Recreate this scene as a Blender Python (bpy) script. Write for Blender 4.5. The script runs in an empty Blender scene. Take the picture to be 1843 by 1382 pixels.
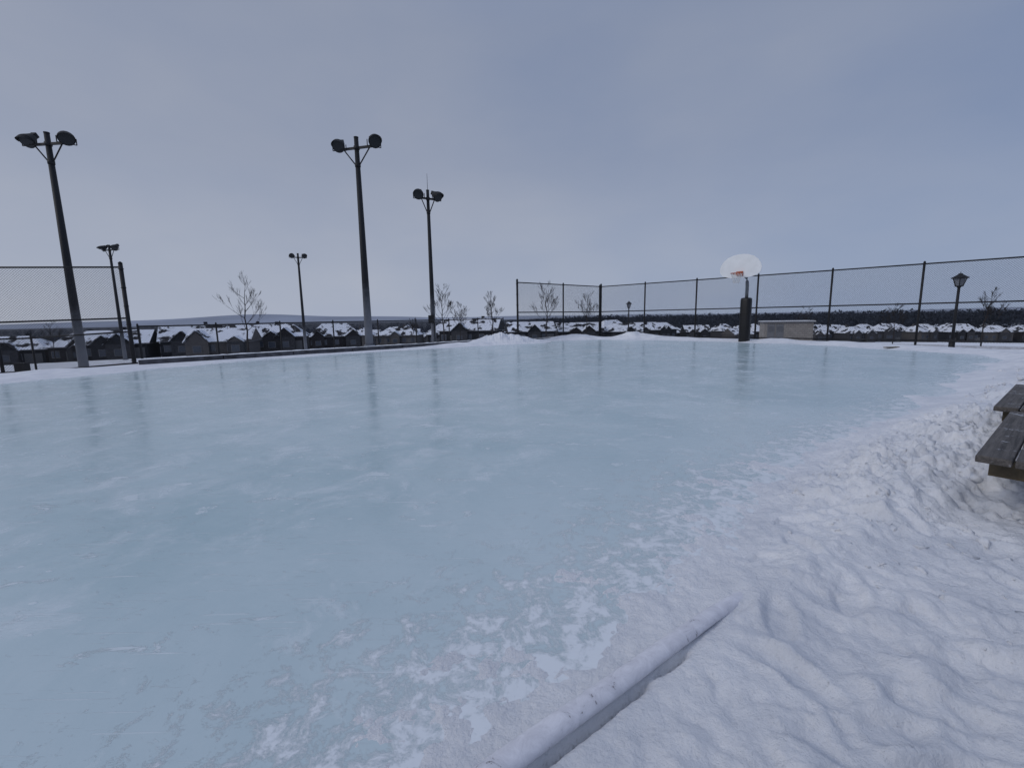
import bpy, math, random
import numpy as np
from mathutils import Vector, Matrix
import bmesh

random.seed(7)
rng = np.random.default_rng(7)
scene = bpy.context.scene
scene.view_settings.view_transform = 'Standard'
scene.view_settings.look = 'None'
scene.view_settings.exposure = 0

# ------------------------------------------------------------------ helpers
class MB:
    def __init__(s):
        s.v=[]; s.f=[]; s.m=[]; s.sm=[]
    def tube(s,p0,p1,r0,r1,n=8,mat=0,cap=True,smooth=True):
        p0=Vector(p0); p1=Vector(p1); d=p1-p0
        if d.length<1e-6: return
        d.normalize()
        a=Vector((0,0,1)) if abs(d.z)<.9 else Vector((1,0,0))
        x=d.cross(a).normalized(); y=d.cross(x)
        b=len(s.v)
        for p,r in((p0,r0),(p1,r1)):
            for i in range(n):
                t=2*math.pi*i/n
                s.v.append(p+x*math.cos(t)*r+y*math.sin(t)*r)
        for i in range(n):
            j=(i+1)%n
            s.f.append((b+i,b+n+i,b+n+j,b+j)); s.m.append(mat); s.sm.append(smooth)
        if cap:
            s.f.append(tuple(b+i for i in range(n))); s.m.append(mat); s.sm.append(False)
            s.f.append(tuple(b+n+i for i in reversed(range(n)))); s.m.append(mat); s.sm.append(False)
    def path(s,pts,rs,n=8,mat=0,flat=1.0):
        b=len(s.v); P=[Vector(p) for p in pts]; N=len(P)
        for k,p in enumerate(P):
            d=(P[min(k+1,N-1)]-P[max(k-1,0)]).normalized()
            a=Vector((0,0,1)) if abs(d.z)<.9 else Vector((1,0,0))
            x=d.cross(a).normalized(); y=d.cross(x)
            for i in range(n):
                t=2*math.pi*i/n
                s.v.append(p+x*math.cos(t)*rs[k]+y*math.sin(t)*rs[k]*flat)
        for k in range(N-1):
            for i in range(n):
                j=(i+1)%n
                s.f.append((b+k*n+i,b+(k+1)*n+i,b+(k+1)*n+j,b+k*n+j)); s.m.append(mat); s.sm.append(True)
        s.f.append(tuple(b+i for i in range(n))); s.m.append(mat); s.sm.append(False)
        s.f.append(tuple(b+(N-1)*n+i for i in reversed(range(n)))); s.m.append(mat); s.sm.append(False)
    def box(s,c,size,M=None,mat=0,taper=1.0):
        b=len(s.v); c=Vector(c); hx,hy,hz=size[0]/2,size[1]/2,size[2]/2
        for z in(-hz,hz):
            k=taper if z>0 else 1
            for x,y in((-hx,-hy),(hx,-hy),(hx,hy),(-hx,hy)):
                p=Vector((x*k,y*k,z))
                if M: p=M@p
                s.v.append(c+p)
        for f in((0,3,2,1),(4,5,6,7),(0,1,5,4),(1,2,6,5),(2,3,7,6),(3,0,4,7)):
            s.f.append(tuple(b+i for i in f)); s.m.append(mat); s.sm.append(False)
    def poly(s,pts,mat=0):
        b=len(s.v); s.v+= [Vector(p) for p in pts]
        s.f.append(tuple(range(b,b+len(pts)))); s.m.append(mat); s.sm.append(False)
    def prism(s,pts,off,mat=0):
        off=Vector(off); n=len(pts); b=len(s.v)
        s.v+=[Vector(p) for p in pts]+[Vector(p)+off for p in pts]
        s.f.append(tuple(b+i for i in reversed(range(n)))); s.m.append(mat); s.sm.append(False)
        s.f.append(tuple(b+n+i for i in range(n))); s.m.append(mat); s.sm.append(False)
        for i in range(n):
            j=(i+1)%n
            s.f.append((b+i,b+j,b+n+j,b+n+i)); s.m.append(mat); s.sm.append(False)
    def mesh(s,name,mats):
        me=bpy.data.meshes.new(name)
        me.from_pydata([tuple(v) for v in s.v],[],s.f)
        for m in mats: me.materials.append(m)
        me.polygons.foreach_set('material_index',s.m)
        me.polygons.foreach_set('use_smooth',s.sm)
        me.update(); return me
    def obj(s,name,mats,loc=(0,0,0),rot=0,parent=None):
        o=bpy.data.objects.new(name,s.mesh(name,mats))
        o.location=loc; o.rotation_euler=(0,0,rot)
        scene.collection.objects.link(o)
        if parent: o.parent=parent
        return o
def empty(name,loc=(0,0,0),rot=0):
    o=bpy.data.objects.new(name,None); o.location=loc; o.rotation_euler=(0,0,rot)
    o.empty_display_size=.3
    scene.collection.objects.link(o); return o

def mat(name,col,rough=.6,metal=0,spec=.5,var=0.0,vscale=3,bump=0,bscale=20):
    m=bpy.data.materials.new(name); m.use_nodes=True
    nt=m.node_tree; B=nt.nodes['Principled BSDF']
    B.inputs['Base Color'].default_value=(*col,1); B.inputs['Roughness'].default_value=rough
    B.inputs['Metallic'].default_value=metal; B.inputs['Specular IOR Level'].default_value=spec
    tc=nt.nodes.new('ShaderNodeTexCoord')
    if var>0:
        n=nt.nodes.new('ShaderNodeTexNoise'); n.inputs['Scale'].default_value=vscale; n.inputs['Detail'].default_value=5
        nt.links.new(tc.outputs['Object'],n.inputs['Vector'])
        r=nt.nodes.new('ShaderNodeValToRGB')
        r.color_ramp.elements[0].position=.3; r.color_ramp.elements[1].position=.7
        r.color_ramp.elements[0].color=(*[c*(1-var) for c in col],1)
        r.color_ramp.elements[1].color=(*[min(1,c*(1+var)) for c in col],1)
        nt.links.new(n.outputs['Fac'],r.inputs['Fac']); nt.links.new(r.outputs['Color'],B.inputs['Base Color'])
    if bump>0:
        n=nt.nodes.new('ShaderNodeTexNoise'); n.inputs['Scale'].default_value=bscale; n.inputs['Detail'].default_value=4
        nt.links.new(tc.outputs['Object'],n.inputs['Vector'])
        b=nt.nodes.new('ShaderNodeBump'); b.inputs['Strength'].default_value=bump; b.inputs['Distance'].default_value=.02
        nt.links.new(n.outputs['Fac'],b.inputs['Height']); nt.links.new(b.outputs['Normal'],B.inputs['Normal'])
    return m

def hashn(ix,iy,seed):
    h=np.sin(ix*127.1+iy*311.7+seed*74.7)*43758.5453
    return h-np.floor(h)
def vnoise(x,y,seed=0):
    xi=np.floor(x); yi=np.floor(y); fx=x-xi; fy=y-yi
    fx=fx*fx*(3-2*fx); fy=fy*fy*(3-2*fy)
    a=hashn(xi,yi,seed); b=hashn(xi+1,yi,seed); c=hashn(xi,yi+1,seed); d=hashn(xi+1,yi+1,seed)
    return a+(b-a)*fx+(c-a)*fy+(a-b-c+d)*fx*fy
def fbm(x,y,seed=0,oct=5,gain=.5):
    t=0;a=1;s=0;c,sn=math.cos(.6),math.sin(.6)
    for i in range(oct):
        t=t+a*(vnoise(x,y,seed+i*13)-.5); s+=a; a*=gain
        x,y=(c*x-sn*y)*2.03+5.1,(sn*x+c*y)*2.03+1.7
    return t/s*2
def cells(x,y,seed):
    xi=np.floor(x); yi=np.floor(y); hv=np.zeros(x.shape)
    for i in(-1,0,1):
        for j in(-1,0,1):
            cx=xi+i; cy=yi+j
            px=cx+hashn(cx,cy,seed); py=cy+hashn(cx,cy,seed+5)
            d=np.hypot(x-px,y-py); r=.25+.6*hashn(cx,cy,seed+9)
            v=np.clip(1-(d/r)**2,0,1)**.6*r
            hv=np.maximum(hv,v)
    return hv
def sstep(x,a,b):
    t=np.clip((x-a)/(b-a),0,1); return t*t*(3-2*t)

# ------------------------------------------------------------------ layout (metres, eye at 0,0,1.25; +Y is away)
ICE=[(-9,-7.5),(-.72,.9),(-.45,1.2),(-.125,1.5),(.455,1.94),(.88,2.41),(1.47,3.07),(3.16,4.4),(4.63,5.34),(6.7,6.77),
 (8.47,8.19),(12.6,11.4),(13.1,12.6),(12.4,15),(11.9,17.5),(10.2,19.8),(7.4,22.9),(5.3,24.6),(2.4,23.9),(0,22),(-1,20.7),
 (-5,18.1),(-8.1,15.4),(-10.2,12.4),(-11.3,9.9),(-18,7),(-20,-7.5)]
PIPE=[(-1.2,.20),(-.6,.645),(-.04,1.065),(.2,1.235),(.43,1.40),(.62,1.535),(.80,1.665),(.98,1.79),(1.2,1.92),(1.85,2.25),(2.6,2.7),(3.3,3.3)]
def seg_dist(X,Y,pts,closed):
    best=np.full(X.shape,1e9); n=len(pts)
    for i in range(n if closed else n-1):
        ax,ay=pts[i]; bx,by=pts[(i+1)%n]
        dx,dy=bx-ax,by-ay
        t=np.clip(((X-ax)*dx+(Y-ay)*dy)/(dx*dx+dy*dy),0,1)
        d=np.hypot(X-ax-t*dx,Y-ay-t*dy)
        best=np.minimum(best,d)
    return best
def ice_sd(X,Y):
    d=seg_dist(X,Y,ICE,True)
    ins=np.zeros(X.shape,bool); n=len(ICE)
    for i in range(n):
        ax,ay=ICE[i]; bx,by=ICE[(i+1)%n]
        if ay==by: continue
        c=((ay>Y)!=(by>Y))&(X<(bx-ax)*(Y-ay)/(by-ay)+ax)
        ins^=c
    return np.where(ins,-d,d)
PD=[0,2,4,8,12,25,35,60,90,190,300,500,8000]
PZ=[0,.0,-.15,-.45,-.85,-1.3,-1.9,-3.5,-4.9,-10.5,-14,-16,-16]
random.seed(3)
FOOT=[]
for i in range(52):
    FOOT.append((random.uniform(.4,3.2),random.uniform(.5,2.6),random.uniform(0,math.pi),random.uniform(.012,.028)))
def height(X,Y):
    sd=ice_sd(X,Y)
    h=np.interp(sd,PD,PZ)
    far=sstep(Y,7,13)
    lft=far*(1-sstep(X,-5,-2))
    rgt=far*sstep(X,8,10.5)
    near=1-sstep(np.hypot(X,Y),5,9)
    e=np.interp(sd,[-1.2,-.5,0,.5,1.0,2,3],[-.07,-.022,0,.022,.035,.035,0])
    e2=np.interp(sd,[-1.2,-.6,0,.35,.7,1.0,2,3],[-.05,-.020,-.006,.005,.024,.035,.037,0])
    h=h+e*(1-near)+e2*near
    w=np.exp(-(sd/.75)**2)
    h=h+w*(fbm(X*3.4,Y*3.4,1,7,.74)*.027)*near+w*(1-near)*fbm(X*1.2,Y*1.2,5,5)*.03
    bank=np.exp(-((sd-1.1)/.75)**2)
    h=h+far*bank*(.07+.10*np.clip(fbm(X*.55,Y*.55,9,5),-.5,1))*(1-lft)*(1-.6*rgt)
    rt=sstep(X,1.2,2.4)*sstep(Y,1.9,3.0)*(1-sstep(Y,10,14))*sstep(sd,.05,.8)*(1-sstep(sd,3.2,5.5))
    bil=1-np.abs(fbm(X*2.1,Y*2.1,21,5,.55))*2.2
    bil2=np.abs(fbm(X*6.0,Y*6.0,31,6,.65))
    wx=X+.06*fbm(X*7,Y*7,35,3); wy=Y+.06*fbm(X*7,Y*7,36,3)
    patch=sstep(fbm(X*1.4,Y*1.4,37,3),-.25,.25)
    cl=cells(wx*3.6,wy*3.6,38)*.11+cells(wx*9,wy*9,39)*.06
    hollow=1-.85*np.exp(-((X-2.92)/.42)**2-((Y-2.45)/.36)**2)
    h=h+rt*(.01+.05*bil+.15*bil2+cl*(.3+.7*patch))*hollow
    out=sstep(sd,.1,.9)
    h=h+out*near*(fbm(X*1.1,Y*1.1,41,4,.5)*.02+fbm(X*4.0,Y*4.0,43,6,.70)*.036+fbm(X*16,Y*16,44,3,.6)*.011
        +cells(wx*8,wy*8,45)*.042*sstep(fbm(X*2,Y*2,46,3),.0,.3)+cells(wx*14,wy*14,47)*.02*sstep(fbm(X*1.7,Y*1.7,48,3),-.1,.25))
    h=h+sstep(sd,3,20)*fbm(X*.12,Y*.12,50,4)*.15*(1-sstep(sd,200,400))
    for cx,cy,sx,sy,a in((-.5,22.1,1.0,.6,.44),(.8,22.6,1.0,.7,.18),(6.7,24.4,1.0,.8,.26),(3.9,24.9,1.2,.5,.14),(11.4,19.4,.8,.5,.12),
                         (12.7,17.4,.7,.5,.09),(-2.2,20.9,1.3,.4,.05),(-13.0,12.0,1.8,.6,.07)):
        g=np.exp(-((X-cx)/sx)**2-((Y-cy)/sy)**2)
        h=h+a*g*(1+.7*fbm(X*2,Y*2,60,5,.6))
    for fx,fy,an,dp in FOOT:
        msk=(np.abs(X-fx)<.4)&(np.abs(Y-fy)<.4)
        if not msk.any(): continue
        x=X[msk]-fx; y=Y[msk]-fy
        u=(x*math.cos(an)+y*math.sin(an))/.15; v=(-x*math.sin(an)+y*math.cos(an))/.06
        r=np.sqrt(u*u+v*v)
        k=np.where(sd[msk]>.45,1,0)
        h[msk]+=k*(-dp*(1-sstep(r,.6,1.1))+dp*.45*np.exp(-((r-1.25)/.3)**2))
    h=np.where((sd>.55)&(sd<2.2),np.maximum(h,.006+.25*(h-.006)),h)
    fade=1-sstep(X,.80,1.06)
    pd=seg_dist(X,Y,PIPE[:9],False); k=np.exp(-(pd/.10)**2)*fade
    h=h*(1-k)+k*(.010+.012*fbm(X*9,Y*9,71,4))
    pr=seg_dist(X,Y,[(x+.026,y-.038) for x,y in PIPE[:8]],False)
    h=h-.06*np.exp(-(pr/.013)**2)*sstep(vnoise(X*6,Y*6,72),.2,.5)*fade
    pd2=seg_dist(X,Y,PIPE[6:],False)
    h=h+.04*np.exp(-(pd2/.12)**2)*(.3+1.0*vnoise(X*7,Y*7,77))*sstep(X,.82,1.1)
    return h,sd
def gz(x,y):
    h,_=height(np.array([float(x)]),np.array([float(y)])); return float(h[0])

# ------------------------------------------------------------------ materials
def snow_material():
    m=bpy.data.materials.new('snow'); m.use_nodes=True; nt=m.node_tree; L=nt.links.new
    B=nt.nodes['Principled BSDF']; B.inputs['Roughness'].default_value=.75; B.inputs['Specular IOR Level'].default_value=.25
    tc=nt.nodes.new('ShaderNodeTexCoord')
    def noise(s,d=6,r=.6):
        n=nt.nodes.new('ShaderNodeTexNoise'); n.inputs['Scale'].default_value=s; n.inputs['Detail'].default_value=d; n.inputs['Roughness'].default_value=r
        L(tc.outputs['Object'],n.inputs['Vector']); return n
    n1=noise(2.2,9,.7); r1=nt.nodes.new('ShaderNodeValToRGB')
    r1.color_ramp.elements[0].position=.32; r1.color_ramp.elements[0].color=(.63,.655,.71,1)
    r1.color_ramp.elements[1].position=.62; r1.color_ramp.elements[1].color=(.82,.83,.86,1)
    L(n1.outputs['Fac'],r1.inputs['Fac'])
    at=nt.nodes.new('ShaderNodeAttribute'); at.attribute_name='zone'
    sp=nt.nodes.new('ShaderNodeSeparateColor'); L(at.outputs['Color'],sp.inputs[0])
    n2=noise(2.5,8,.75); mr=nt.nodes.new('ShaderNodeMapRange'); mr.inputs[1].default_value=.46; mr.inputs[2].default_value=.56
    L(n2.outputs['Fac'],mr.inputs[0])
    mu=nt.nodes.new('ShaderNodeMath'); mu.operation='MULTIPLY'; L(mr.outputs[0],mu.inputs[0]); L(sp.outputs[0],mu.inputs[1])
    mx=nt.nodes.new('ShaderNodeMix'); mx.data_type='RGBA'; L(mu.outputs[0],mx.inputs[0]); L(r1.outputs['Color'],mx.inputs[6]); mx.inputs[7].default_value=(.12,.085,.06,1)
    mx2=nt.nodes.new('ShaderNodeMix'); mx2.data_type='RGBA'; L(sp.outputs[1],mx2.inputs[0]); L(mx.outputs[2],mx2.inputs[6]); mx2.inputs[7].default_value=(.035,.04,.055,1)
    L(mx2.outputs[2],B.inputs['Base Color'])
    n3=noise(13,9,.7); n4=noise(60,3,.6)
    b1=nt.nodes.new('ShaderNodeBump'); b1.inputs['Strength'].default_value=.85; b1.inputs['Distance'].default_value=.035; L(n3.outputs['Fac'],b1.inputs['Height'])
    b2=nt.nodes.new('ShaderNodeBump'); b2.inputs['Strength'].default_value=.5; b2.inputs['Distance'].default_value=.006; L(n4.outputs['Fac'],b2.inputs['Height']); L(b1.outputs['Normal'],b2.inputs['Normal'])
    L(b2.outputs['Normal'],B.inputs['Normal'])
    return m
SNOW=snow_material()

def ice_material():
    m=bpy.data.materials.new('ice'); m.use_nodes=True; nt=m.node_tree; L=nt.links.new
    B=nt.nodes['Principled BSDF']; B.inputs['IOR'].default_value=1.31; B.inputs['Specular IOR Level'].default_value=.5
    tc=nt.nodes.new('ShaderNodeTexCoord')
    def noise(s,d=6,r=.6,vec=None,dist=0):
        n=nt.nodes.new('ShaderNodeTexNoise'); n.inputs['Scale'].default_value=s; n.inputs['Detail'].default_value=d; n.inputs['Roughness'].default_value=r; n.inputs['Distortion'].default_value=dist
        L(vec if vec else tc.outputs['Object'],n.inputs['Vector']); return n
    def ramp(src,p0,c0,p1,c1):
        r=nt.nodes.new('ShaderNodeValToRGB'); r.color_ramp.elements[0].position=p0; r.color_ramp.elements[1].position=p1
        r.color_ramp.elements[0].color=(*c0,1); r.color_ramp.elements[1].color=(*c1,1); L(src,r.inputs['Fac']); return r
    def math_(op,a,b):
        n=nt.nodes.new('ShaderNodeMath'); n.operation=op
        for i,x in enumerate((a,b)):
            if isinstance(x,(int,float)): n.inputs[i].default_value=x
            else: L(x,n.inputs[i])
        return n.outputs[0]
    def mr(src,a,b,c=0,d=1):
        n=nt.nodes.new('ShaderNodeMapRange'); n.interpolation_type='SMOOTHSTEP'
        for i,v in zip((1,2,3,4),(a,b,c,d)): n.inputs[i].default_value=v
        L(src,n.inputs[0]); return n.outputs[0]
    def mapping(rot,sc):
        p=nt.nodes.new('ShaderNodeMapping'); p.inputs['Rotation'].default_value=(0,0,rot); p.inputs['Scale'].default_value=sc; L(tc.outputs['Object'],p.inputs['Vector']); return p.outputs[0]
    base=ramp(noise(.55,8,.66,None,.5).outputs['Fac'],.32,(.36,.485,.525),.68,(.51,.61,.645))
    cloud=mr(noise(2.0,9,.70,dist=.4).outputs['Fac'],.46,.70,0,.46)
    mpp=mapping(.7,(1,2.2,1))
    scuff=mr(noise(2.6,10,.74,mpp,.9).outputs['Fac'],.59,.65,0,.55)
    frost=mr(noise(1.5,7,.62,mapping(.3,(1,1.8,1)),.3).outputs['Fac'],.635,.66,0,.5)
    scuff2=mr(noise(11,8,.72,mpp,.6).outputs['Fac'],.60,.70,0,.44)
    scr=mr(noise(1.6,4,.55,mapping(-.5,(1,34,1)),.1).outputs['Fac'],.64,.68,0,.48)
    scr2=mr(noise(1.3,4,.55,mapping(.85,(1,40,1)),.1).outputs['Fac'],.645,.68,0,.42)
    scr3=mr(noise(2.0,4,.55,mapping(1.9,(1,30,1)),.1).outputs['Fac'],.655,.69,0,.38)
    vo=nt.nodes.new('ShaderNodeTexVoronoi'); vo.inputs['Scale'].default_value=7; L(mapping(.7,(1,1.6,1)),vo.inputs['Vector'])
    bub=math_('MULTIPLY',mr(vo.outputs['Distance'],.10,.16,.5,0),mr(noise(.9,3,.5).outputs['Fac'],.52,.62,0,1))
    at=nt.nodes.new('ShaderNodeAttribute'); at.attribute_name='edge'
    en=noise(8,11,.8,None,.35).outputs['Fac']
    ed=math_('ADD',at.outputs['Fac'],math_('MULTIPLY',math_('SUBTRACT',en,.5),5.0))
    edm=mr(ed,-.6,.3,0,.9)
    haze=mr(at.outputs['Fac'],-2.5,.2,0,.25)
    f=cloud
    for q in(scuff,scuff2,scr,scr2,scr3,edm,bub,haze,frost): f=math_('MAXIMUM',f,q)
    mx=nt.nodes.new('ShaderNodeMix'); mx.data_type='RGBA'; L(f,mx.inputs[0]); L(base.outputs['Color'],mx.inputs[6]); mx.inputs[7].default_value=(.74,.77,.81,1)
    L(mx.outputs[2],B.inputs['Base Color'])
    ro=math_('ADD',mr(noise(.8,6,.6).outputs['Fac'],.3,.7,.12,.22),math_('MULTIPLY',f,.33))
    L(ro,B.inputs['Roughness'])
    b1=nt.nodes.new('ShaderNodeBump'); b1.inputs['Strength'].default_value=.3; b1.inputs['Distance'].default_value=.01
    L(noise(3,5,.55).outputs['Fac'],b1.inputs['Height'])
    b2=nt.nodes.new('ShaderNodeBump'); b2.inputs['Strength'].default_value=.6; b2.inputs['Distance'].default_value=.005
    L(f,b2.inputs['Height']); L(b1.outputs['Normal'],b2.inputs['Normal']); L(b2.outputs['Normal'],B.inputs['Normal'])
    return m
ICEM=ice_material()
BLACK=mat('black_painted_steel',(.014,.014,.016),.55,spec=.3,var=.3)
WIRE=mat('chain_link_wire',(.022,.023,.026),.6,spec=.3)
FLOOD=mat('floodlight_housing',(.012,.012,.014),.6,spec=.25,var=.2)
FGLASS=mat('floodlight_lens',(.03,.032,.036),.45,spec=.2)
GLASS=mat('lamp_glass',(.16,.17,.19),.3)
BRANCH=mat('bark',(.035,.03,.03),.9,spec=.2,var=.3)
def pole_material():
    m=bpy.data.materials.new('pole_steel'); m.use_nodes=True; nt=m.node_tree; L=nt.links.new
    B=nt.nodes['Principled BSDF']; B.inputs['Roughness'].default_value=.6; B.inputs['Specular IOR Level'].default_value=.3
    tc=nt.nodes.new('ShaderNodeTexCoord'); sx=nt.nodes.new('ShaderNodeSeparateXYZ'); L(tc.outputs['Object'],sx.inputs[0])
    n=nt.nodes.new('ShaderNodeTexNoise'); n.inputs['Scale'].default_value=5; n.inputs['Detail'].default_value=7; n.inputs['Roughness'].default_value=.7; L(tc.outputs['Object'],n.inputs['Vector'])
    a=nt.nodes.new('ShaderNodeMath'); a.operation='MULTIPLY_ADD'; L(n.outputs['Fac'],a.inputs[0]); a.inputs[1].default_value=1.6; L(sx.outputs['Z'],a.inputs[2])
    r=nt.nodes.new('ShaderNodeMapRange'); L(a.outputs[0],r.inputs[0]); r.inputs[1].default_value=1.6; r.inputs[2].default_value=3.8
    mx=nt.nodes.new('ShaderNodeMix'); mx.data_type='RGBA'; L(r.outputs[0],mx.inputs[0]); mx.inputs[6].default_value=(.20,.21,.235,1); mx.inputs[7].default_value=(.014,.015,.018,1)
    L(mx.outputs[2],B.inputs['Base Color']); return m
POLE=pole_material()

# ------------------------------------------------------------------ ground sheet
def axis(a,b,lo,hi,fine,mid,ext,growth=1.16):
    xs=list(np.arange(a,b,fine))
    x=b; st=fine
    while x<hi: xs.append(x); st=min(st*1.06,mid); x+=st
    while x<ext: xs.append(x); st*=growth; x+=st
    xs.append(ext)
    x=a; st=fine; left=[]
    st=min(st*1.08,mid); x-=st
    while x>lo: left.append(x); st=min(st*1.08,mid); x-=st
    while x>-ext: left.append(x); st*=growth; x-=st
    left.append(-ext)
    return np.array(left[::-1]+xs)
gx=axis(-1.0,5.2,-22,24,.014,.12,7000)
gy=axis(.8,5.0,-2,34,.014,.12,7000)
X,Y=np.meshgrid(gx,gy)
H,SD=height(X.ravel(),Y.ravel())
def grid_mesh(name,X,Y,Z,keep=None):
    ny,nx=X.shape
    me=bpy.data.meshes.new(name)
    co=np.stack([X.ravel(),Y.ravel(),Z.ravel()],1)
    i=np.arange(nx*ny).reshape(ny,nx)
    q=np.stack([i[:-1,:-1],i[:-1,1:],i[1:,1:],i[1:,:-1]],-1).reshape(-1,4)
    if keep is not None:
        q=q[keep[q].all(1)]
        used=np.unique(q); remap=-np.ones(nx*ny,int); remap[used]=np.arange(len(used)); q=remap[q]; co=co[used]
    else: used=None
    me.vertices.add(len(co)); me.vertices.foreach_set('co',co.ravel().astype(np.float32))
    me.loops.add(q.size); me.loops.foreach_set('vertex_index',q.ravel().astype(np.int32))
    me.polygons.add(len(q)); me.polygons.foreach_set('loop_start',np.arange(0,q.size,4,dtype=np.int32))
    me.polygons.foreach_set('loop_total',np.full(len(q),4,dtype=np.int32))
    me.polygons.foreach_set('use_smooth',np.ones(len(q),bool))
    me.update(calc_edges=True); me.validate()
    return me,used
me,_=grid_mesh('snowy_ground',X,Y,H)
xr=X.ravel(); yr=Y.ravel()
grass=sstep(SD,7,14)*(1-sstep(SD,120,200))*sstep(xr/(np.abs(yr)+1),.45,.75)
forest=sstep(SD+60*fbm(xr*.006,yr*.006,3,3),330,420)
col=np.stack([grass,forest,np.zeros_like(grass),np.ones_like(grass)],1).astype(np.float32)
ca=me.color_attributes.new('zone','FLOAT_COLOR','POINT'); ca.data.foreach_set('color',col.ravel())
me.materials.append(SNOW)
g=bpy.data.objects.new('snowy_ground',me); scene.collection.objects.link(g)

ix=np.arange(-21,14.5,.1); iy=np.arange(-8.5,26,.1)
IX,IY=np.meshgrid(ix,iy); fx_,fy_=IX.ravel(),IY.ravel(); isd=ice_sd(fx_,fy_)
# the ice sheet stops at the edging
outer=seg_dist(fx_,fy_,[(x+.20,y-.28) for x,y in PIPE[:10]],False)<seg_dist(fx_,fy_,[(x-.17,y+.24) for x,y in PIPE[:10]],False)
outer&=(fx_>-1.0)&(fx_<1.9)&(fy_<2.6)
me,used=grid_mesh('ice_rink',IX,IY,np.zeros_like(IX),keep=(isd<.75)&~outer)
at=me.attributes.new('edge','FLOAT','POINT'); at.data.foreach_set('value',isd[used].astype(np.float32))
me.materials.append(ICEM)
o=bpy.data.objects.new('ice_rink',me); scene.collection.objects.link(o)

# snow chunks
ch=MB(); random.seed(11)
def chunk(c,r):
    bm=bmesh.new(); 
    for k in range(9):
        bm.verts.new(Vector((random.gauss(0,1),random.gauss(0,1),random.gauss(0,.7))).normalized()*r*random.uniform(.7,1.2))
    bmesh.ops.convex_hull(bm,input=bm.verts)
    bmesh.ops.subdivide_edges(bm,edges=bm.edges[:],cuts=1,use_grid_fill=True)
    for v in bm.verts: v.co*=random.uniform(.88,1.1)
    bm.verts.index_update()
    b=len(ch.v)
    for v in bm.verts: ch.v.append(v.co+Vector(c))
    for f in bm.faces: ch.f.append(tuple(b+v.index for v in f.verts)); ch.m.append(0); ch.sm.append(True)
    bm.free()
cx_=np.random.default_rng(5).uniform(1.5,10,2600); cy_=np.random.default_rng(6).uniform(2.0,10,2600)
ch_h,ch_s=height(cx_,cy_)
for x,y,hz,s in zip(cx_,cy_,ch_h,ch_s):
    if s<.35 or s>2.8: continue
    r=random.choice([.006,.008,.010,.014,.02,.035])*(1+.07*math.hypot(x,y))
    chunk((x,y,hz-r*.25),r)
for i in range(200):
    x=random.uniform(1.6,3.3); y=random.uniform(1.3,2.6); r=random.choice([.005,.008,.012,.018,.03])
    chunk((x,y,gz(x,y)-r*.25),r)
ch.obj('snow_chunks',[SNOW])

# ------------------------------------------------------------------ edging pipe
def pipe_mat():
    m=bpy.data.materials.new('white_liner_pipe'); m.use_nodes=True; nt=m.node_tree; L=nt.links.new
    B=nt.nodes['Principled BSDF']; B.inputs['Roughness'].default_value=.35
    tc=nt.nodes.new('ShaderNodeTexCoord'); n=nt.nodes.new('ShaderNodeTexNoise'); n.inputs['Scale'].default_value=14; n.inputs['Detail'].default_value=8; n.inputs['Roughness'].default_value=.75; n.inputs['Distortion'].default_value=.8
    L(tc.outputs['Object'],n.inputs['Vector'])
    r=nt.nodes.new('ShaderNodeValToRGB'); e=r.color_ramp.elements
    e[0].position=.345; e[0].color=(.07,.055,.05,1); e[1].position=.37; e[1].color=(.56,.56,.61,1)
    x=e.new(.6); x.color=(.72,.72,.77,1)
    L(n.outputs['Fac'],r.inputs['Fac']); L(r.outputs['Color'],B.inputs['Base Color'])
    b=nt.nodes.new('ShaderNodeBump'); b.inputs['Strength'].default_value=.15; b.inputs['Distance'].default_value=.005; L(n.outputs['Fac'],b.inputs['Height']); L(b.outputs['Normal'],B.inputs['Normal'])
    return m
pp=MB(); pts=[];rs=[]
P=[Vector((x,y,0)) for x,y in PIPE[:10]]
for i in range(len(P)-1):
    for k in range(6):
        t=k/6; q=P[i].lerp(P[i+1],t); s=i+t
        z=.028+.001*math.sin(s*3)-max(0,s-6.0)*.014
        q=q+Vector((0,0,z)); pts.append(q); rs.append(.042-.0016*s)
pp.path(pts,rs,20,flat=.75)
pp.obj('rink_edging_pipe',[pipe_mat()])

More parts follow.
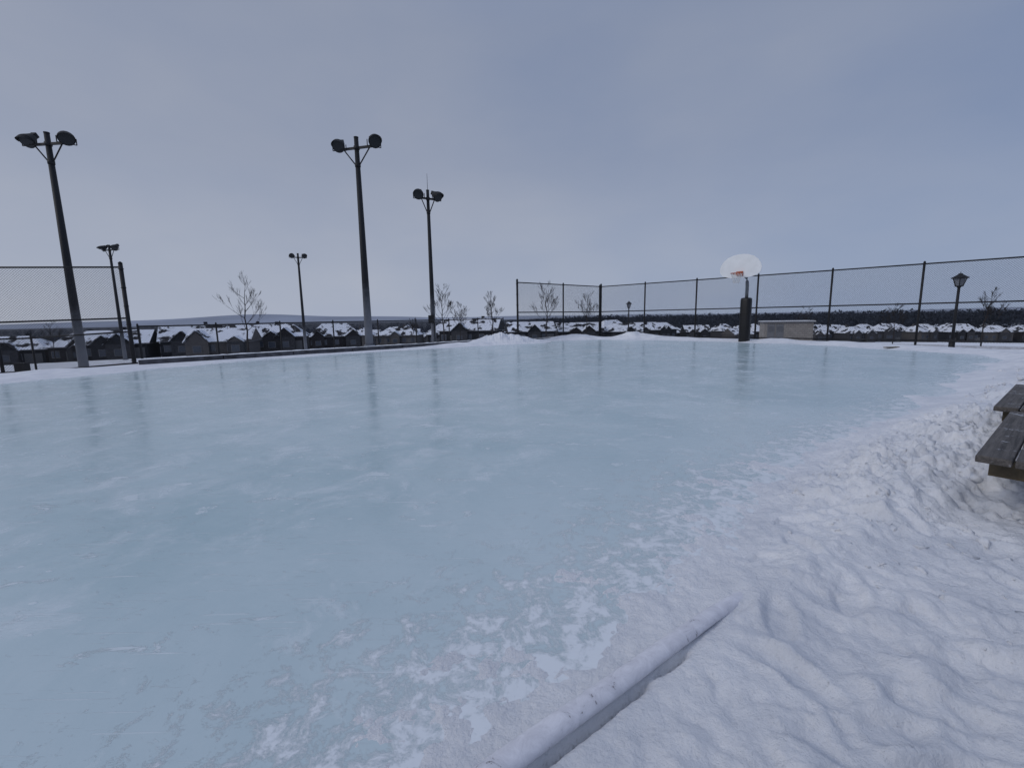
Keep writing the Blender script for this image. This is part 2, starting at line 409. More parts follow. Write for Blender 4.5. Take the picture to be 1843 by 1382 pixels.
# ------------------------------------------------------------------ fences
def clip_diag(L,Hh,c,sgn):
    s0,s1=(c,c+Hh) if sgn>0 else (c-Hh,c)
    a=max(0,s0); b=min(L,s1)
    if b-a<1e-3: return None
    return (a,sgn*(a-c)),(b,sgn*(b-c))
def fence(name,pts,Hh,rails,post_r=.04,pitch=.075,wire=.0065,tops=None,zoff=0,bury=.25):
    root=empty(name,(pts[0][0],pts[0][1],0))
    org=Vector((pts[0][0],pts[0][1],0))
    posts=MB(); rl=MB(); ms=MB()
    base=[gz(*p) for p in pts]
    if zoff is not None: base=[zoff if not isinstance(zoff,list) else zoff[i] for i in range(len(pts))]
    for i,p in enumerate(pts):
        b=Vector((p[0],p[1],base[i]))-org
        r=post_r*(1.35 if tops and i in tops else 1)
        h=Hh+(.1 if tops and i in tops else .03)
        posts.tube(b-Vector((0,0,bury+.5)),b+Vector((0,0,h)),r,r,10)
        posts.tube(b+Vector((0,0,h)),b+Vector((0,0,h+.05)),r*1.15,r*.3,10)
        if tops and i in tops:
            for z in np.linspace(.25,Hh-.1,6): posts.tube(b+Vector((0,0,z)),b+Vector((0,0,z+.03)),r*1.2,r*1.2,10)
    for i in range(len(pts)-1):
        a=Vector((*pts[i],base[i]))-org; b=Vector((*pts[i+1],base[i+1]))-org
        for z in rails:
            rl.tube(a+Vector((0,0,z)),b+Vector((0,0,z)),.027,.027,8)
        L=(Vector((b.x,b.y))-Vector((a.x,a.y))).length
        u=(b-a)/L; nrm=Vector((-u.y,u.x,0)).normalized()*.03
        lo=.04; hh=Hh-.02-lo
        c=-hh
        while c<L+hh:
            for sg in(1,-1):
                r=clip_diag(L,hh,c,sg)
                if r:
                    (s0,z0),(s1,z1)=r
                    jit=.003 if sg>0 else -.003
                    p0=a+u*s0+Vector((0,0,z0+lo))+nrm*(1+jit*20); p1=a+u*s1+Vector((0,0,z1+lo))+nrm*(1+jit*20)
                    ms.tube(p0,p1,wire/2,wire/2,3,cap=False)
            c+=pitch
    posts.obj('posts',[BLACK],parent=root); rl.obj('rails',[BLACK],parent=root); ms.obj('chain_link_mesh',[WIRE],parent=root)
    return root
right=[(5.5,27.5)]+[(5.5+2.08*i,27.5-2*i) for i in range(1,9)]
fence('chain_link_fence',right,3.05,[.1,1.52,3.02],tops=[0])
fence('chain_link_fence',[(.35,23.1),(2.95,25.3),(5.4,27.4)],3.05,[.1,1.52,3.02],tops=[0])
left=[(-12.75,15.0),(-15.9,13.84),(-19.1,12.65),(-22.3,11.5)]
fence('chain_link_fence',left,3.36,[.1,1.68,3.33],tops=[0],zoff=[-.22,-.3,-.38,-.45],post_r=.045)
N=8; short=[(-12.6+12.1*i/N,15.15+13.85*i/N) for i in range(N+1)]
fence('low_chain_link_fence',short,1.3,[.08,1.28],post_r=.03,pitch=.08,wire=.005,zoff=[-.1]*2+[-.08]*7)
fence('low_chain_link_fence',[(-13.2,15.9),(-16.2,15.1),(-19.2,14.3),(-22,13.6),(-25,12.8)],1.25,[.08,1.2],post_r=.03,pitch=.085,wire=.005,zoff=None)

# kerb wall along the rink's left side
CONC=mat('weathered_timber_kerb',(.075,.075,.085),.9,var=.5,vscale=4,bump=.5)
kb=MB(); k0=Vector((-11.4,13.55,0)); k1=Vector((-1.5,22.3,0)); d=(k1-k0); L=d.length; d.normalize(); ang=math.atan2(d.y,d.x)
R=Matrix.Rotation(ang,3,'Z'); n=6
for i in range(n):
    c=k0+d*(L*(i+.5)/n)
    kb.box(c+Vector((0,0,.02)),(L/n-.03,.22,.30+.01*(i%2)),R,0)
kroot=empty('timber_kerb'); kb.obj('timbers',[CONC],parent=kroot)
sc=MB(); M=90
nn=Vector((-d.y,d.x,0))
for i in range(M+1):
    c=k0+d*(L*i/M); w=.08+.05*random.random(); hh=.003+.03*random.random()
    sh=.05*(random.random()-.5)+.03
    b=len(sc.v)
    for o_,z in((-w+sh,.178),(-w*.6+sh,.18+hh*.8),(sh,.182+hh),(w*.7,.18+hh*.8),(w+.3,.02)):
        sc.v.append(c+nn*o_+Vector((0,0,z)))
    if i:
        for k in range(4): sc.f.append((b-5+k,b+k,b+k+1,b-5+k+1)); sc.m.append(0); sc.sm.append(True)
sc.obj('snow_cap',[SNOW],parent=kroot)

# ------------------------------------------------------------------ floodlight poles
def flood_pole(x,y,z,H,armdir,aim,r0=.19,r1=.095,arm=.85,antenna=False,box=False):
    root=empty('floodlight_pole',(x,y,z))
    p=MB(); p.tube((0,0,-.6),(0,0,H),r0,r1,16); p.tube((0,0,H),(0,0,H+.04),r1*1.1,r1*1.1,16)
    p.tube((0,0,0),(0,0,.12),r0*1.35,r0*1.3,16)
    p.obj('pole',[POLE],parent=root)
    a=Vector((*armdir,0)).normalized(); br=MB()
    za=H-.42
    br.box((0,0,za),(arm*2.1,.09,.09),Matrix.Rotation(math.atan2(a.y,a.x),3,'Z'))
    for s in(-1,1):
        br.tube(a*s*arm*.75+Vector((0,0,za-.04)),Vector((0,0,za-.72))+a*s*r1,.028,.028,6)
        br.tube(a*s*arm+Vector((0,0,za)),a*s*arm+Vector((0,0,za+.3)),.035,.035,6)
    br.tube((0,0,za-.8),(0,0,za-.66),r1*1.35,r1*1.35,12)
    br.tube((0,0,za-.07),(0,0,za+.07),r1*1.4,r1*1.4,12)
    br.obj('crossarm',[BLACK],parent=root)
    for s in(-1,1):
        t=Vector((aim[0]-x+a.x*s*5,aim[1]-y+a.y*s*5,-H*.9)).normalized()
        c=a*s*(arm+.02)+Vector((0,0,za+.22))
        f=MB()
        prof=[(-.30,.09),(-.24,.15),(-.12,.19),(0,.24),(.12,.28),(.17,.29)]
        f.path([c+t*q for q,_ in prof],[r for _,r in prof],18,0)
        f.tube(c+t*.172,c+t*.178,.25,.25,18,1)
        up=(Vector((0,0,1))-t*t.z).normalized(); side=t.cross(up)
        for k in range(10):
            a0=math.pi*(k/10)-.0; a1=math.pi*((k+1)/10)
            q=[]
            for aa in(a0,a1): q.append(side*math.cos(aa)*.29+up*math.sin(aa)*.29)
            e0=math.sin(a0)*.2+.03; e1=math.sin(a1)*.2+.03
            f.poly([c+t*.17+q[0],c+t*.17+q[1],c+t*(.17+e1)+q[1],c+t*(.17+e0)+q[0]])
        Rt=t.to_track_quat('Z','Y').to_matrix()
        f.box(c-t*.36,(.2,.2,.16),Rt)
        f.tube(c+side*.30,c+side*.30-Vector((0,0,.25)),.02,.02,5); f.tube(c-side*.30,c-side*.30-Vector((0,0,.25)),.02,.02,5)
        f.tube(c+side*.3-Vector((0,0,.25)),c-side*.3-Vector((0,0,.25)),.02,.02,5)
        f.obj('floodlight',[FLOOD,FGLASS],parent=root)
    if antenna:
        b=MB(); b.tube((0,0,H),(0,0,H+.9),.014,.008,5); b.obj('antenna',[BLACK],parent=root)
    if box:
        b=MB(); b.box((-.05,-.25,1.55),(.32,.2,.45)); b.tube((.1,-.22,0),(.1,-.22,1.4),.03,.03,6); b.obj('control_box',[FLOOD],parent=root)
    return root
flood_pole(-6.75,21.2,-.02,9.3,(1,-.25),(-2,8))
flood_pole(-19.3,20,-.88,10.1,(1,-.1),(-14,10))
flood_pole(-4.5,26,-.3,8.6,(1,.6),(0,15),r0=.15,r1=.08,arm=.5,antenna=True,box=True)
flood_pole(-36.5,42,gz(-36.5,42),10.5,(1,-.3),(-40,30),arm=.75,r0=.16,r1=.09)
flood_pole(-24,52,gz(-24,52),11.0,(1,.4),(-10,30),arm=.6,r0=.18,r1=.1)

# ------------------------------------------------------------------ basketball hoop
BB=mat('backboard_white',(.80,.81,.83),.5,var=.06); ORG=mat('rim_orange',(.42,.09,.03),.5); PAD=mat('padding_vinyl',(.012,.012,.014),.45,spec=.3,var=.2)
GAL=mat('galvanised_post',(.16,.165,.18),.5,.3); NET=mat('net_cord',(.7,.7,.7),.8)
hoop=empty('basketball_hoop',(10.45,20,0),math.atan2(-.70,-.71))
b=MB(); prof=[(.19,-.2),(.2,0),(.21,.05),(.21,1.85),(.19,1.93),(.12,1.95)]
bb=len(b.v); nS=20
for r,z in prof:
    for i in range(nS):
        t=2*math.pi*i/nS; k=1/((abs(math.cos(t))**4+abs(math.sin(t))**4)**.25)
        b.v.append(Vector((math.cos(t)*r*k,math.sin(t)*r*k,z)))
for k in range(len(prof)-1):
    for i in range(nS):
        j=(i+1)%nS; b.f.append((bb+k*nS+i,bb+k*nS+j,bb+(k+1)*nS+j,bb+(k+1)*nS+i)); b.m.append(0); b.sm.append(True)
b.f.append(tuple(bb+(len(prof)-1)*nS+i for i in range(nS))); b.m.append(0); b.sm.append(False)
for z in(.65,1.25): b.box((0,0,z),(.44,.44,.02))
b.obj('padding',[PAD],parent=hoop)
b=MB(); b.path([(0,0,1.9),(0,0,2.45),(.04,0,2.65),(.14,0,2.82),(.32,0,2.95),(.6,0,3.02),(.93,0,3.05)],[.07]*7,12)
b.tube((.15,0,2.75),(.93,.35,3.35),.022,.022,6); b.tube((.15,0,2.75),(.93,-.35,3.35),.022,.022,6)
b.obj('gooseneck_post',[GAL],parent=hoop)
out=[(.0,0),(.35,.0),(.58,.03),(.84,.11),(.97,.24),(1,.40),(.95,.57),(.82,.74),(.62,.88),(.36,.97),(.12,1)]
fan=[(x*.83,z*.97) for x,z in out]+[(-x*.83,z*.97) for x,z in out[:0:-1]]
b=MB(); b.prism([(.95,y,2.76+z) for y,z in fan],(.045,0,0)); b.obj('fan_backboard',[BB],parent=hoop)
b=MB(); N=28
for i in range(N):
    a0=2*math.pi*i/N; a1=2*math.pi*(i+1)/N
    b.tube((1.37+.23*math.cos(a0),.23*math.sin(a0),2.93),(1.37+.23*math.cos(a1),.23*math.sin(a1),2.93),.014,.014,6)
b.box((1.03,0,2.93),(.06,.26,.18)); b.tube((1.03,.1,2.86),(1.3,.2,2.92),.01,.01,5); b.tube((1.03,-.1,2.86),(1.3,-.2,2.92),.01,.01,5)
b.obj('rim',[ORG],parent=hoop)
b=MB(); K=12
for i in range(K):
    for lv in range(4):
        r0=.22-.03*lv; r1=.22-.03*(lv+1); z0=2.92-.1*lv; z1=z0-.1; a0=2*math.pi*(i+.5*(lv%2))/K
        for sg in(-.5,.5):
            a1=a0+sg*2*math.pi/K
            b.tube((1.37+r0*math.cos(a0),r0*math.sin(a0),z0),(1.37+r1*math.cos(a1),r1*math.sin(a1),z1),.006,.006,4,cap=False)
b.obj('net',[NET],parent=hoop)

# ------------------------------------------------------------------ street lamps
def street_lamp(x,y,H):
    root=empty('street_lamp',(x,y,gz(x,y)))
    b=MB(); b.tube((0,0,-.4),(0,0,.5),.13,.12,10); b.tube((0,0,.5),(0,0,.6),.14,.07,10); b.tube((0,0,.6),(0,0,H-.62),.065,.055,10)
    b.tube((0,0,H-.68),(0,0,H-.62),.07,.10,10)
    b.obj('post',[BLACK],parent=root)
    l=MB(); z0=H-.62; z1=H-.24
    for s in((1,1),(1,-1),(-1,-1),(-1,1)): l.tube((s[0]*.09,s[1]*.09,z0),(s[0]*.17,s[1]*.17,z1),.02,.02,5)
    l.box((0,0,z0+.01),(.22,.22,.04)); l.box((0,0,z1+.02),(.46,.46,.05)); l.box((0,0,z1+.11),(.44,.44,.14),taper=.35)
    l.box((0,0,z1+.2),(.12,.12,.06)); l.tube((0,0,z1+.22),(0,0,z1+.34),.02,.004,6)
    l.obj('lantern_frame',[BLACK],parent=root)
    gl=MB(); gl.box((0,0,(z0+z1)/2),(.17,.17,z1-z0-.03),taper=1.75); gl.obj('lantern_glass',[GLASS],parent=root)
street_lamp(21.8,22,3.75); street_lamp(11.8,45,3.85)

# ------------------------------------------------------------------ picnic tables
def wood_mat():
    m=bpy.data.materials.new('weathered_wood'); m.use_nodes=True; nt=m.node_tree; L=nt.links.new
    B=nt.nodes['Principled BSDF']; B.inputs['Roughness'].default_value=.75
    tc=nt.nodes.new('ShaderNodeTexCoord'); mp=nt.nodes.new('ShaderNodeMapping'); mp.inputs['Scale'].default_value=(2,40,40); L(tc.outputs['Object'],mp.inputs[0])
    n=nt.nodes.new('ShaderNodeTexNoise'); n.inputs['Scale'].default_value=1.2; n.inputs['Detail'].default_value=8; n.inputs['Roughness'].default_value=.7; L(mp.outputs[0],n.inputs['Vector'])
    r=nt.nodes.new('ShaderNodeValToRGB'); e=r.color_ramp.elements
    e[0].position=.3; e[0].color=(.022,.019,.018,1); e[1].position=.75; e[1].color=(.15,.135,.125,1)
    L(n.outputs['Fac'],r.inputs['Fac'])
    n2=nt.nodes.new('ShaderNodeTexNoise'); n2.inputs['Scale'].default_value=9; n2.inputs['Detail'].default_value=9; n2.inputs['Roughness'].default_value=.8; L(tc.outputs['Object'],n2.inputs['Vector'])
    mr=nt.nodes.new('ShaderNodeMapRange'); mr.inputs[1].default_value=.57; mr.inputs[2].default_value=.63; L(n2.outputs['Fac'],mr.inputs[0])
    mx=nt.nodes.new('ShaderNodeMix'); mx.data_type='RGBA'; L(mr.outputs[0],mx.inputs[0]); L(r.outputs['Color'],mx.inputs[6]); mx.inputs[7].default_value=(.50,.52,.57,1)
    L(mx.outputs[2],B.inputs['Base Color'])
    b=nt.nodes.new('ShaderNodeBump'); b.inputs['Strength'].default_value=.6; b.inputs['Distance'].default_value=.004; L(n.outputs['Fac'],b.inputs['Height']); L(b.outputs['Normal'],B.inputs['Normal'])
    return m
WOOD=wood_mat(); WOOD2=mat('wood_leg',(.11,.085,.05),.8,var=.5,vscale=8,bump=.4)
def picnic_table(x,y,zs,ang,L=1.75):
    root=empty('picnic_table',(x,y,0),ang)
    def plank(nm,y0,w,z):
        b=MB(); b.box((L/2,y0-w/2,z-.02),(L,w,.04)); o=b.obj(nm,[WOOD],parent=root)
        bv=o.modifiers.new('b','BEVEL'); bv.width=.006; bv.segments=2
    plank('seat_plank_1',0,.14,zs); plank('seat_plank_2',-.15,.14,zs)
    for i in range(5): plank('top_plank_%d'%(i+1),-.60-.15*i,.14,zs+.30)
    plank('seat_plank_3',-1.66,.14,zs); plank('seat_plank_4',-1.81,.14,zs)
    for xx in(.16,L-.2):
        b=MB()
        b.box((xx+.025,-.97,zs-.095),(.045,1.85,.10)); b.box((xx+.025,-.97,zs+.215),(.045,.74,.09))
        b.prism([(xx-.025,-.04,-.25+0),(xx-.025,-.16,-.25),(xx-.025,-.72,zs+.255),(xx-.025,-.60,zs+.255)],(.045,0,0))
        b.prism([(xx-.025,-1.90,-.25),(xx-.025,-1.78,-.25),(xx-.025,-1.24,zs+.255),(xx-.025,-1.36,zs+.255)],(.045,0,0))
        b.obj('leg_frame',[WOOD2],parent=root)
    return root
A=math.atan2(.61,.79)
picnic_table(2.58,2.39,.45,A)
picnic_table(3.98,3.60,.46,A)

b=MB(); b.box((0,0,.02),(.5,.14,.03)); b.obj('wooden_board',[mat('pale_board',(.16,.135,.10),.8,var=.4)],(12.75,14.9,gz(12.75,14.9)+.01),.2)
b=MB(); b.box((0,0,.3),(.35,.3,.6)); b.box((0,0,.62),(.39,.34,.05)); b.obj('utility_box',[FLOOD],(-20.2,18.3,gz(-20.2,18.3)-.1),.2)

# ------------------------------------------------------------------ buildings
def roof_mat(name,cover,col=(.022,.022,.026)):
    m=bpy.data.materials.new(name); m.use_nodes=True; nt=m.node_tree; L=nt.links.new
    B=nt.nodes['Principled BSDF']; B.inputs['Roughness'].default_value=.85; B.inputs['Specular IOR Level'].default_value=.2
    tc=nt.nodes.new('ShaderNodeTexCoord'); oi=nt.nodes.new('ShaderNodeObjectInfo')
    ad=nt.nodes.new('ShaderNodeVectorMath'); L(tc.outputs['Object'],ad.inputs[0])
    ml=nt.nodes.new('ShaderNodeMath'); ml.operation='MULTIPLY'; L(oi.outputs['Random'],ml.inputs[0]); ml.inputs[1].default_value=50; L(ml.outputs[0],ad.inputs[1])
    n=nt.nodes.new('ShaderNodeTexNoise'); n.inputs['Scale'].default_value=.45; n.inputs['Detail'].default_value=6; n.inputs['Roughness'].default_value=.6; L(ad.outputs[0],n.inputs['Vector'])
    mr=nt.nodes.new('ShaderNodeMapRange'); mr.inputs[1].default_value=cover-.02; mr.inputs[2].default_value=cover+.02; L(n.outputs['Fac'],mr.inputs[0])
    mx=nt.nodes.new('ShaderNodeMix'); mx.data_type='RGBA'; L(mr.outputs[0],mx.inputs[0]); mx.inputs[6].default_value=(*col,1); mx.inputs[7].default_value=(.72,.75,.82,1)
    L(mx.outputs[2],B.inputs['Base Color']); return m
ROOFA=roof_mat('snowy_shingles',.46); ROOFB=roof_mat('deep_snow_shingles',.44)
WALLS=[mat('dark_brick',(.024,.023,.026),.9,spec=.2,var=.3,vscale=1),mat('dark_siding',(.020,.022,.027),.9,spec=.2,var=.3),mat('stone_veneer',(.045,.046,.052),.9,spec=.2,var=.3),mat('tan_siding',(.085,.08,.08),.9,spec=.2,var=.2)]
WIN=mat('window_glass',(.04,.05,.07),.15); TRIM=mat('window_trim',(.11,.11,.12),.7); GAR=mat('garage_door',(.08,.08,.085),.7)
def house_mesh(seed,w,dp,wh,rh,roof,wall):
    r=random.Random(seed); b=MB()
    b.box((0,0,wh/2-1),(w,dp,wh+2),mat=0)
    ov=.45; hx=w/2+ov; hy=dp/2+ov; rg=hx-hy*.75 if r.random()<.7 else hx
    e=[(-hx,-hy,wh),(hx,-hy,wh),(hx,hy,wh),(-hx,hy,wh)]; r0=(-rg,0,wh+rh); r1=(rg,0,wh+rh)
    b.poly([e[0],e[1],r1,r0],1); b.poly([e[2],e[3],r0,r1],1); b.poly([e[1],e[2],r1],1 if rg<hx else 0); b.poly([e[3],e[0],r0],1 if rg<hx else 0)
    b.box((0,0,wh-.03),(2*hx-.02,2*hy-.02,.16),mat=3)
    for side in(-1,1):
        for k in range(r.choice([1,2,2])):
            gw=r.uniform(2.2,3.6); cx=r.uniform(-w/2+gw/2+.2,w/2-gw/2-.2) if k==0 else -cx
            gd=r.uniform(.5,1.5); gh=gw*r.uniform(.4,.6); y0=side*(dp/2+gd)
            b.box((cx,side*(dp/2+gd/2-.2),wh/2-1),(gw,gd+.4,wh+1.96),mat=0 if r.random()<.5 else 2)
            top=(cx,y0+side*.3,wh+gh); bk=(cx,side*dp*.08,wh+gh)
            l=(cx-gw/2-.3,y0+side*.3,wh-.05); rr=(cx+gw/2+.3,y0+side*.3,wh-.05); lb=(l[0],side*dp*.3,wh-.05); rb=(rr[0],side*dp*.3,wh-.05)
            b.poly([l,top,bk,lb],1); b.poly([rr,rb,bk,top],1)
            b.poly([(cx-gw/2,y0,wh-.02),(cx+gw/2,y0,wh-.02),(cx,y0,wh+gh*.88)],0)
            b.box((cx,y0+side*.02,wh*.5),(1.3,.06,1.2),mat=3); b.box((cx,y0+side*.05,wh*.5),(1.1,.06,1.0),mat=4)
        x=-w/2+1
        while x<w/2-1:
            b.box((x,side*(dp/2+.01),wh*.55),(1.15,.06,1.25),mat=3); b.box((x,side*(dp/2+.04),wh*.55),(.95,.06,1.05),mat=4)
            if wh>4.2: b.box((x,side*(dp/2+.03),wh*.2),(.95,.06,1.05),mat=4)
            x+=r.uniform(2.1,3.2)
        if side<0:
            b.box((w/2-1.6,side*(dp/2+.03),1.05),(2.4,.07,2.1),mat=5)
            b.box((-w/2+2.9,side*(dp/2+.035),1.0),(.9,.08,2.0),mat=5)
    b.box((r.uniform(-w/4,w/4),dp*.15,wh+rh*.9),(.6,.6,1.5),mat=0)
    return b.mesh('house',[WALLS[wall],roof,WALLS[2],TRIM,WIN,GAR])
def put(me,x,y,rot,name='house'):
    o=bpy.data.objects.new(name,me); o.location=(x,y,gz(x,y)); o.rotation_euler=(0,0,rot); scene.collection.objects.link(o); return o
near=[
 (-104,86,12.5,2.8,2.6),(-91,82,10.5,2.8,2.4),(-79,84,9.6,2.8,2.5),(-69,79,9.2,2.8,2.3),(-60,85,9.8,2.9,2.9),(-55,96,11.5,3.0,3.0),(-50,78,9.2,2.3,2.2),(-46,90,8.8,2.9,2.4),
 (-61,117,14,3.1,2.6),(-46,117,12.5,3.2,3.2),(-74,103,11.5,3.1,2.5),(-8.8,101,12.5,3,2.6),(-87,101,11.5,3.1,2.7),(-33,133,12,3,2.4),(-20,142,13,3.2,2.5),(5,120,12,2.8,2.5),(19,127,12,2.9,2.4),(32,130,12,2.8,2.4)]
for i,(x,y,w,wh,rh) in enumerate(near):
    me=house_mesh(100+i,w,w*.72,wh,rh,ROOFA,[0,1,0,1,1,0,3][i%7]); put(me,x,y,math.atan2(-x,y)*.6+random.uniform(-.25,.25))
lib=[house_mesh(500+i,random.uniform(8,11.5),8,random.uniform(3,5.4),random.uniform(2.4,3.4),ROOFB if i%3 else ROOFA,[0,1,3,2][i%4]) for i in range(10)]
random.seed(21)
for row,(yy,x0,x1) in enumerate([(170,-55,60),(196,50,290),(214,-80,320),(238,-90,360),(266,-60,400),(215,-200,-90)]):
    x=x0
    while x<x1:
        put(random.choice(lib),x,yy+random.uniform(-5,5)-.0002*x*x,random.choice([0,.1,-.2,1.57,math.pi,.3])+random.uniform(-.15,.15)); x+=random.uniform(12.5,17)

BLK=mat('concrete_block',(.30,.285,.27),.9,var=.12,vscale=2); LV=mat('louvre_metal',(.16,.165,.18),.5)
def brick_tex(m,w=.4,h=.2):
    nt=m.node_tree; B=nt.nodes['Principled BSDF']; tc=nt.nodes.new('ShaderNodeTexCoord')
    mp=nt.nodes.new('ShaderNodeMapping'); mp.inputs['Rotation'].default_value=(math.pi/2,0,0); nt.links.new(tc.outputs['Object'],mp.inputs[0])
    bt=nt.nodes.new('ShaderNodeTexBrick'); bt.inputs['Scale'].default_value=1; bt.inputs['Brick Width'].default_value=w; bt.inputs['Row Height'].default_value=h; bt.inputs['Mortar Size'].default_value=.015
    bt.inputs['Color1'].default_value=(.32,.30,.28,1); bt.inputs['Color2'].default_value=(.26,.24,.225,1); bt.inputs['Mortar'].default_value=(.16,.155,.15,1)
    nt.links.new(mp.outputs[0],bt.inputs['Vector']); nt.links.new(bt.outputs['Color'],B.inputs['Base Color'])
brick_tex(BLK)
ux,uy=27.6,45; ub=empty('block_utility_building',(ux,uy,1.25-51*44.5/800+.0),-.35)
b=MB(); b.box((0,0,.7),(4.2,2.6,2.4)); b.obj('walls',[BLK],parent=ub)
b=MB(); b.box((0,0,1.96),(4.5,2.9,.12)); b.obj('roof',[GAL],parent=ub)
b=MB(); b.box((0,0,2.05),(4.44,2.84,.06)); b.obj('roof_snow',[SNOW],parent=ub)
b=MB()
for xx in(-1.5,-.75): 
    b.box((xx,-1.32,.85),(.65,.06,1.8))
    for k in range(7): b.box((xx,-1.36,1.05+k*.08),(.5,.04,.03))
b.obj('doors',[LV],parent=ub)

# ------------------------------------------------------------------ bare trees
def bare_tree(x,y,H,seed,spread=.6):
    r=random.Random(seed); b=MB()
    tmin=.0065 if y<40 else .012
    def grow(p,d,L,rad,lv):
        nseg=3; q=p.copy(); dd=d.copy()
        for k in range(nseg):
            dd=(dd+Vector((r.uniform(-.1,.1),r.uniform(-.1,.1),r.uniform(0,.14)))).normalized()
            q2=q+dd*L/nseg; r0=rad*(1-.22*k); r1=rad*(1-.22*(k+1))
            b.tube(q,q2,r0,r1,5 if lv<2 else 3,cap=False)
            if lv<4 and k>0:
                for c in range(2 if (lv>=2 or k==2) else 1):
                    ax=Vector((r.uniform(-1,1),r.uniform(-1,1),r.uniform(0,.7))).normalized()
                    nd=(dd+ax*spread).normalized()
                    grow(q2,nd,L*r.uniform(.5,.7),max(tmin,r1*.6),lv+1)
            q=q2
    z=gz(x,y)
    p=Vector((0,0,-.3)); b.tube(p,(0,0,H*.25),H*.013,H*.011,8)
    q=Vector((0,0,H*.25)); n=8
    for k in range(n):
        t=k/n; q2=q+Vector((r.uniform(-.02,.02)*H,r.uniform(-.02,.02)*H,H*.085)); b.tube(q,q2,H*.011*(1-t*.85),H*.011*(1-(k+1)/n*.85),6,cap=False)
        for c in range(2):
            a=r.uniform(0,2*math.pi); d=Vector((math.cos(a),math.sin(a),r.uniform(.6,1.2))).normalized()
            grow(q2.copy(),d,H*(.22-.13*t)*r.uniform(.85,1.12),H*.005*(1-t*.5),1 if t<.5 else 2)
        q=q2
    b.obj('bare_tree',[BRANCH],(x,y,z),r.uniform(0,6))
for i,(x,y,H) in enumerate([(-18,30.5,5.1),(-6.9,46,5.6),(-5.9,52,4.4),(-2.0,48,5.0),(3.6,46,5.6),(8.4,50,4.8),(46.5,44,5.4),(-78,76,6.5),(43,66,5),(-11,50,2.8),(-60,62,4.5),(36,42,3.6)]):
    bare_tree(x,y,H,340+i)

# ------------------------------------------------------------------ distant woodland as one mass
NT=5200
ang=rng.uniform(-1.15,1.25,NT); R_=335+1450*rng.random(NT)**1.9
tx=R_*np.sin(ang); ty=R_*np.cos(ang); n=NT
tz,_=height(tx,ty); K=70
hh=rng.uniform(8.5,10.5,n)+6.2*sstep(ang,-.1,.15)+.7*fbm(tx*.02,ty*.02,8,3)
cx=np.repeat(tx,K); cy=np.repeat(ty,K); cz=np.repeat(tz,K); h2=np.repeat(hh,K)
u=rng.random(n*K); th=rng.random(n*K)*2*np.pi; rad=np.sqrt(np.clip(1-((u-.5)/.55)**2,0,1))*h2*.36*np.sqrt(rng.random(n*K))
px=cx+rad*np.cos(th); py=cy+rad*np.sin(th); pz=cz+h2*(.05+.92*u)
V=np.zeros((n*K,3,3)); s=h2*.035
for k in range(3):
    V[:,k,0]=px+rng.normal(size=n*K)*s; V[:,k,1]=py+rng.normal(size=n*K)*s; V[:,k,2]=pz+rng.normal(size=n*K)*s
me=bpy.data.meshes.new('distant_tree_line'); nv=n*K*3
me.vertices.add(nv); me.vertices.foreach_set('co',V.reshape(-1).astype(np.float32))
me.loops.add(nv); me.loops.foreach_set('vertex_index',np.arange(nv,dtype=np.int32))
me.polygons.add(n*K); me.polygons.foreach_set('loop_start',np.arange(0,nv,3,dtype=np.int32)); me.polygons.foreach_set('loop_total',np.full(n*K,3,dtype=np.int32))
me.update(calc_edges=True)
me.materials.append(mat('woodland',(.035,.042,.058),.95,spec=.1,var=.35,vscale=.02))
o=bpy.data.objects.new('distant_tree_line',me); scene.collection.objects.link(o)

hl=MB(); M=120
for row,(D,zb) in enumerate([(4200,-30),(5200,1.0)]):
    for i in range(M+1):
        a=-1.25+2.6*i/M
        if row==0: z=zb
        else:
            amp=60*math.exp(-((a+.45)/.35)**2)+14
            z=amp*(.75+.25*math.sin(a*9)+.12*math.sin(a*23+1))
        hl.v.append(Vector((D*math.sin(a),D*math.cos(a),z)))
for i in range(M): hl.f.append((i,i+1,M+2+i,M+1+i)); hl.m.append(0); hl.sm.append(True)
hl.obj('hills',[mat('hazy_hills',(.26,.29,.36),1,var=.15,vscale=.002)])  # aerial haze is painted into the hills' base colour

# ------------------------------------------------------------------ world, sun, camera
w=bpy.data.worlds.new("World"); scene.world=w; w.use_nodes=True; nt=w.node_tree; L=nt.links.new
for n_ in list(nt.nodes): nt.nodes.remove(n_)
out=nt.nodes.new('ShaderNodeOutputWorld'); sky=nt.nodes.new('ShaderNodeTexSky'); sky.sky_type='NISHITA'; sky.sun_disc=False
SE=math.radians(34); SR=math.radians(-115)
sky.sun_elevation=SE; sky.sun_rotation=SR; sky.dust_density=3
bg1=nt.nodes.new('ShaderNodeBackground'); L(sky.outputs[0],bg1.inputs[0]); bg1.inputs[1].default_value=.06
tc=nt.nodes.new('ShaderNodeTexCoord'); sx=nt.nodes.new('ShaderNodeSeparateXYZ'); L(tc.outputs['Generated'],sx.inputs[0])
mp=nt.nodes.new('ShaderNodeMapping'); mp.inputs['Scale'].default_value=(1,1,2.2); L(tc.outputs['Generated'],mp.inputs[0])
nz=nt.nodes.new('ShaderNodeTexNoise'); nz.inputs['Scale'].default_value=1.5; nz.inputs['Detail'].default_value=5; nz.inputs['Roughness'].default_value=.5; L(mp.outputs[0],nz.inputs['Vector'])
def wm(op,a,b):
    n_=nt.nodes.new('ShaderNodeMath'); n_.operation=op
    for i,x in enumerate((a,b)):
        if isinstance(x,(int,float)): n_.inputs[i].default_value=x
        else: L(x,n_.inputs[i])
    return n_.outputs[0]
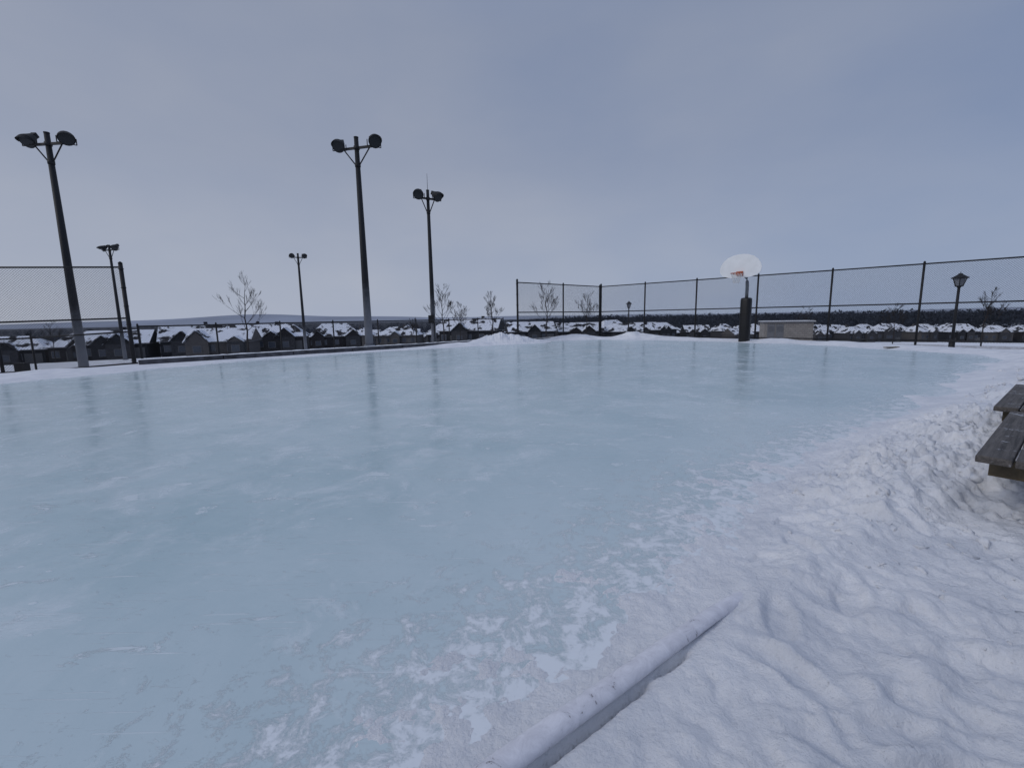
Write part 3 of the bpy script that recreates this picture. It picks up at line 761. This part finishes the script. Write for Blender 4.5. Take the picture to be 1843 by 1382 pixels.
f=wm('ADD',wm('MULTIPLY',sx.outputs['X'],-.6),wm('MULTIPLY',wm('SUBTRACT',nz.outputs['Fac'],.5),2.0))
f=wm('ADD',f,.45)
cr=nt.nodes.new('ShaderNodeValToRGB'); e=cr.color_ramp.elements
e[0].position=0; e[0].color=(.225,.283,.43,1); e[1].position=1; e[1].color=(.335,.372,.475,1)
L(f,cr.inputs[0])
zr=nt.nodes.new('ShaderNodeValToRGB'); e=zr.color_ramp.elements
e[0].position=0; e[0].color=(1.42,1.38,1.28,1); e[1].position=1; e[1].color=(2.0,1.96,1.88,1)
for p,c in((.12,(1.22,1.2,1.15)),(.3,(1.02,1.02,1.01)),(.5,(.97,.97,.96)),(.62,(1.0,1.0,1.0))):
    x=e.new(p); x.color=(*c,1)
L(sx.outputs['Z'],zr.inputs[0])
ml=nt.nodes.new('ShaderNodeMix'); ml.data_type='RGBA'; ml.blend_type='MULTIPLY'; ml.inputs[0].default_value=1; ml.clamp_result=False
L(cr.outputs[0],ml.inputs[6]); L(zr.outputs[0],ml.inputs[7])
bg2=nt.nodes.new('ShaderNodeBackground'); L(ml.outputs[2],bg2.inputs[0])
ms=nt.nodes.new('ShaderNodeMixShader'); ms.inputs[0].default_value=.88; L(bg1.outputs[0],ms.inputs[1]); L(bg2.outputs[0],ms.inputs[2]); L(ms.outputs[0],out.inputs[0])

sl=bpy.data.lights.new('sun','SUN'); sl.energy=.75; sl.angle=math.radians(12); sl.color=(1,.97,.94)
so=bpy.data.objects.new('sun',sl); scene.collection.objects.link(so)
sdv=Vector((math.sin(SR)*math.cos(SE),math.cos(SR)*math.cos(SE),math.sin(SE)))
so.rotation_euler=sdv.to_track_quat('Z','Y').to_euler(); so.location=sdv*50

cam=bpy.data.cameras.new('camera'); cam.sensor_width=36; cam.lens=800/1843*36; cam.clip_start=.05; cam.clip_end=20000
co=bpy.data.objects.new('camera',cam); scene.collection.objects.link(co)
Mx=Matrix.Rotation(math.radians(90-8.46),4,'X')@Matrix.Rotation(math.radians(-1.0),4,'Z')
co.matrix_world=Matrix.Translation((0,0,1.25))@Mx
scene.camera=co
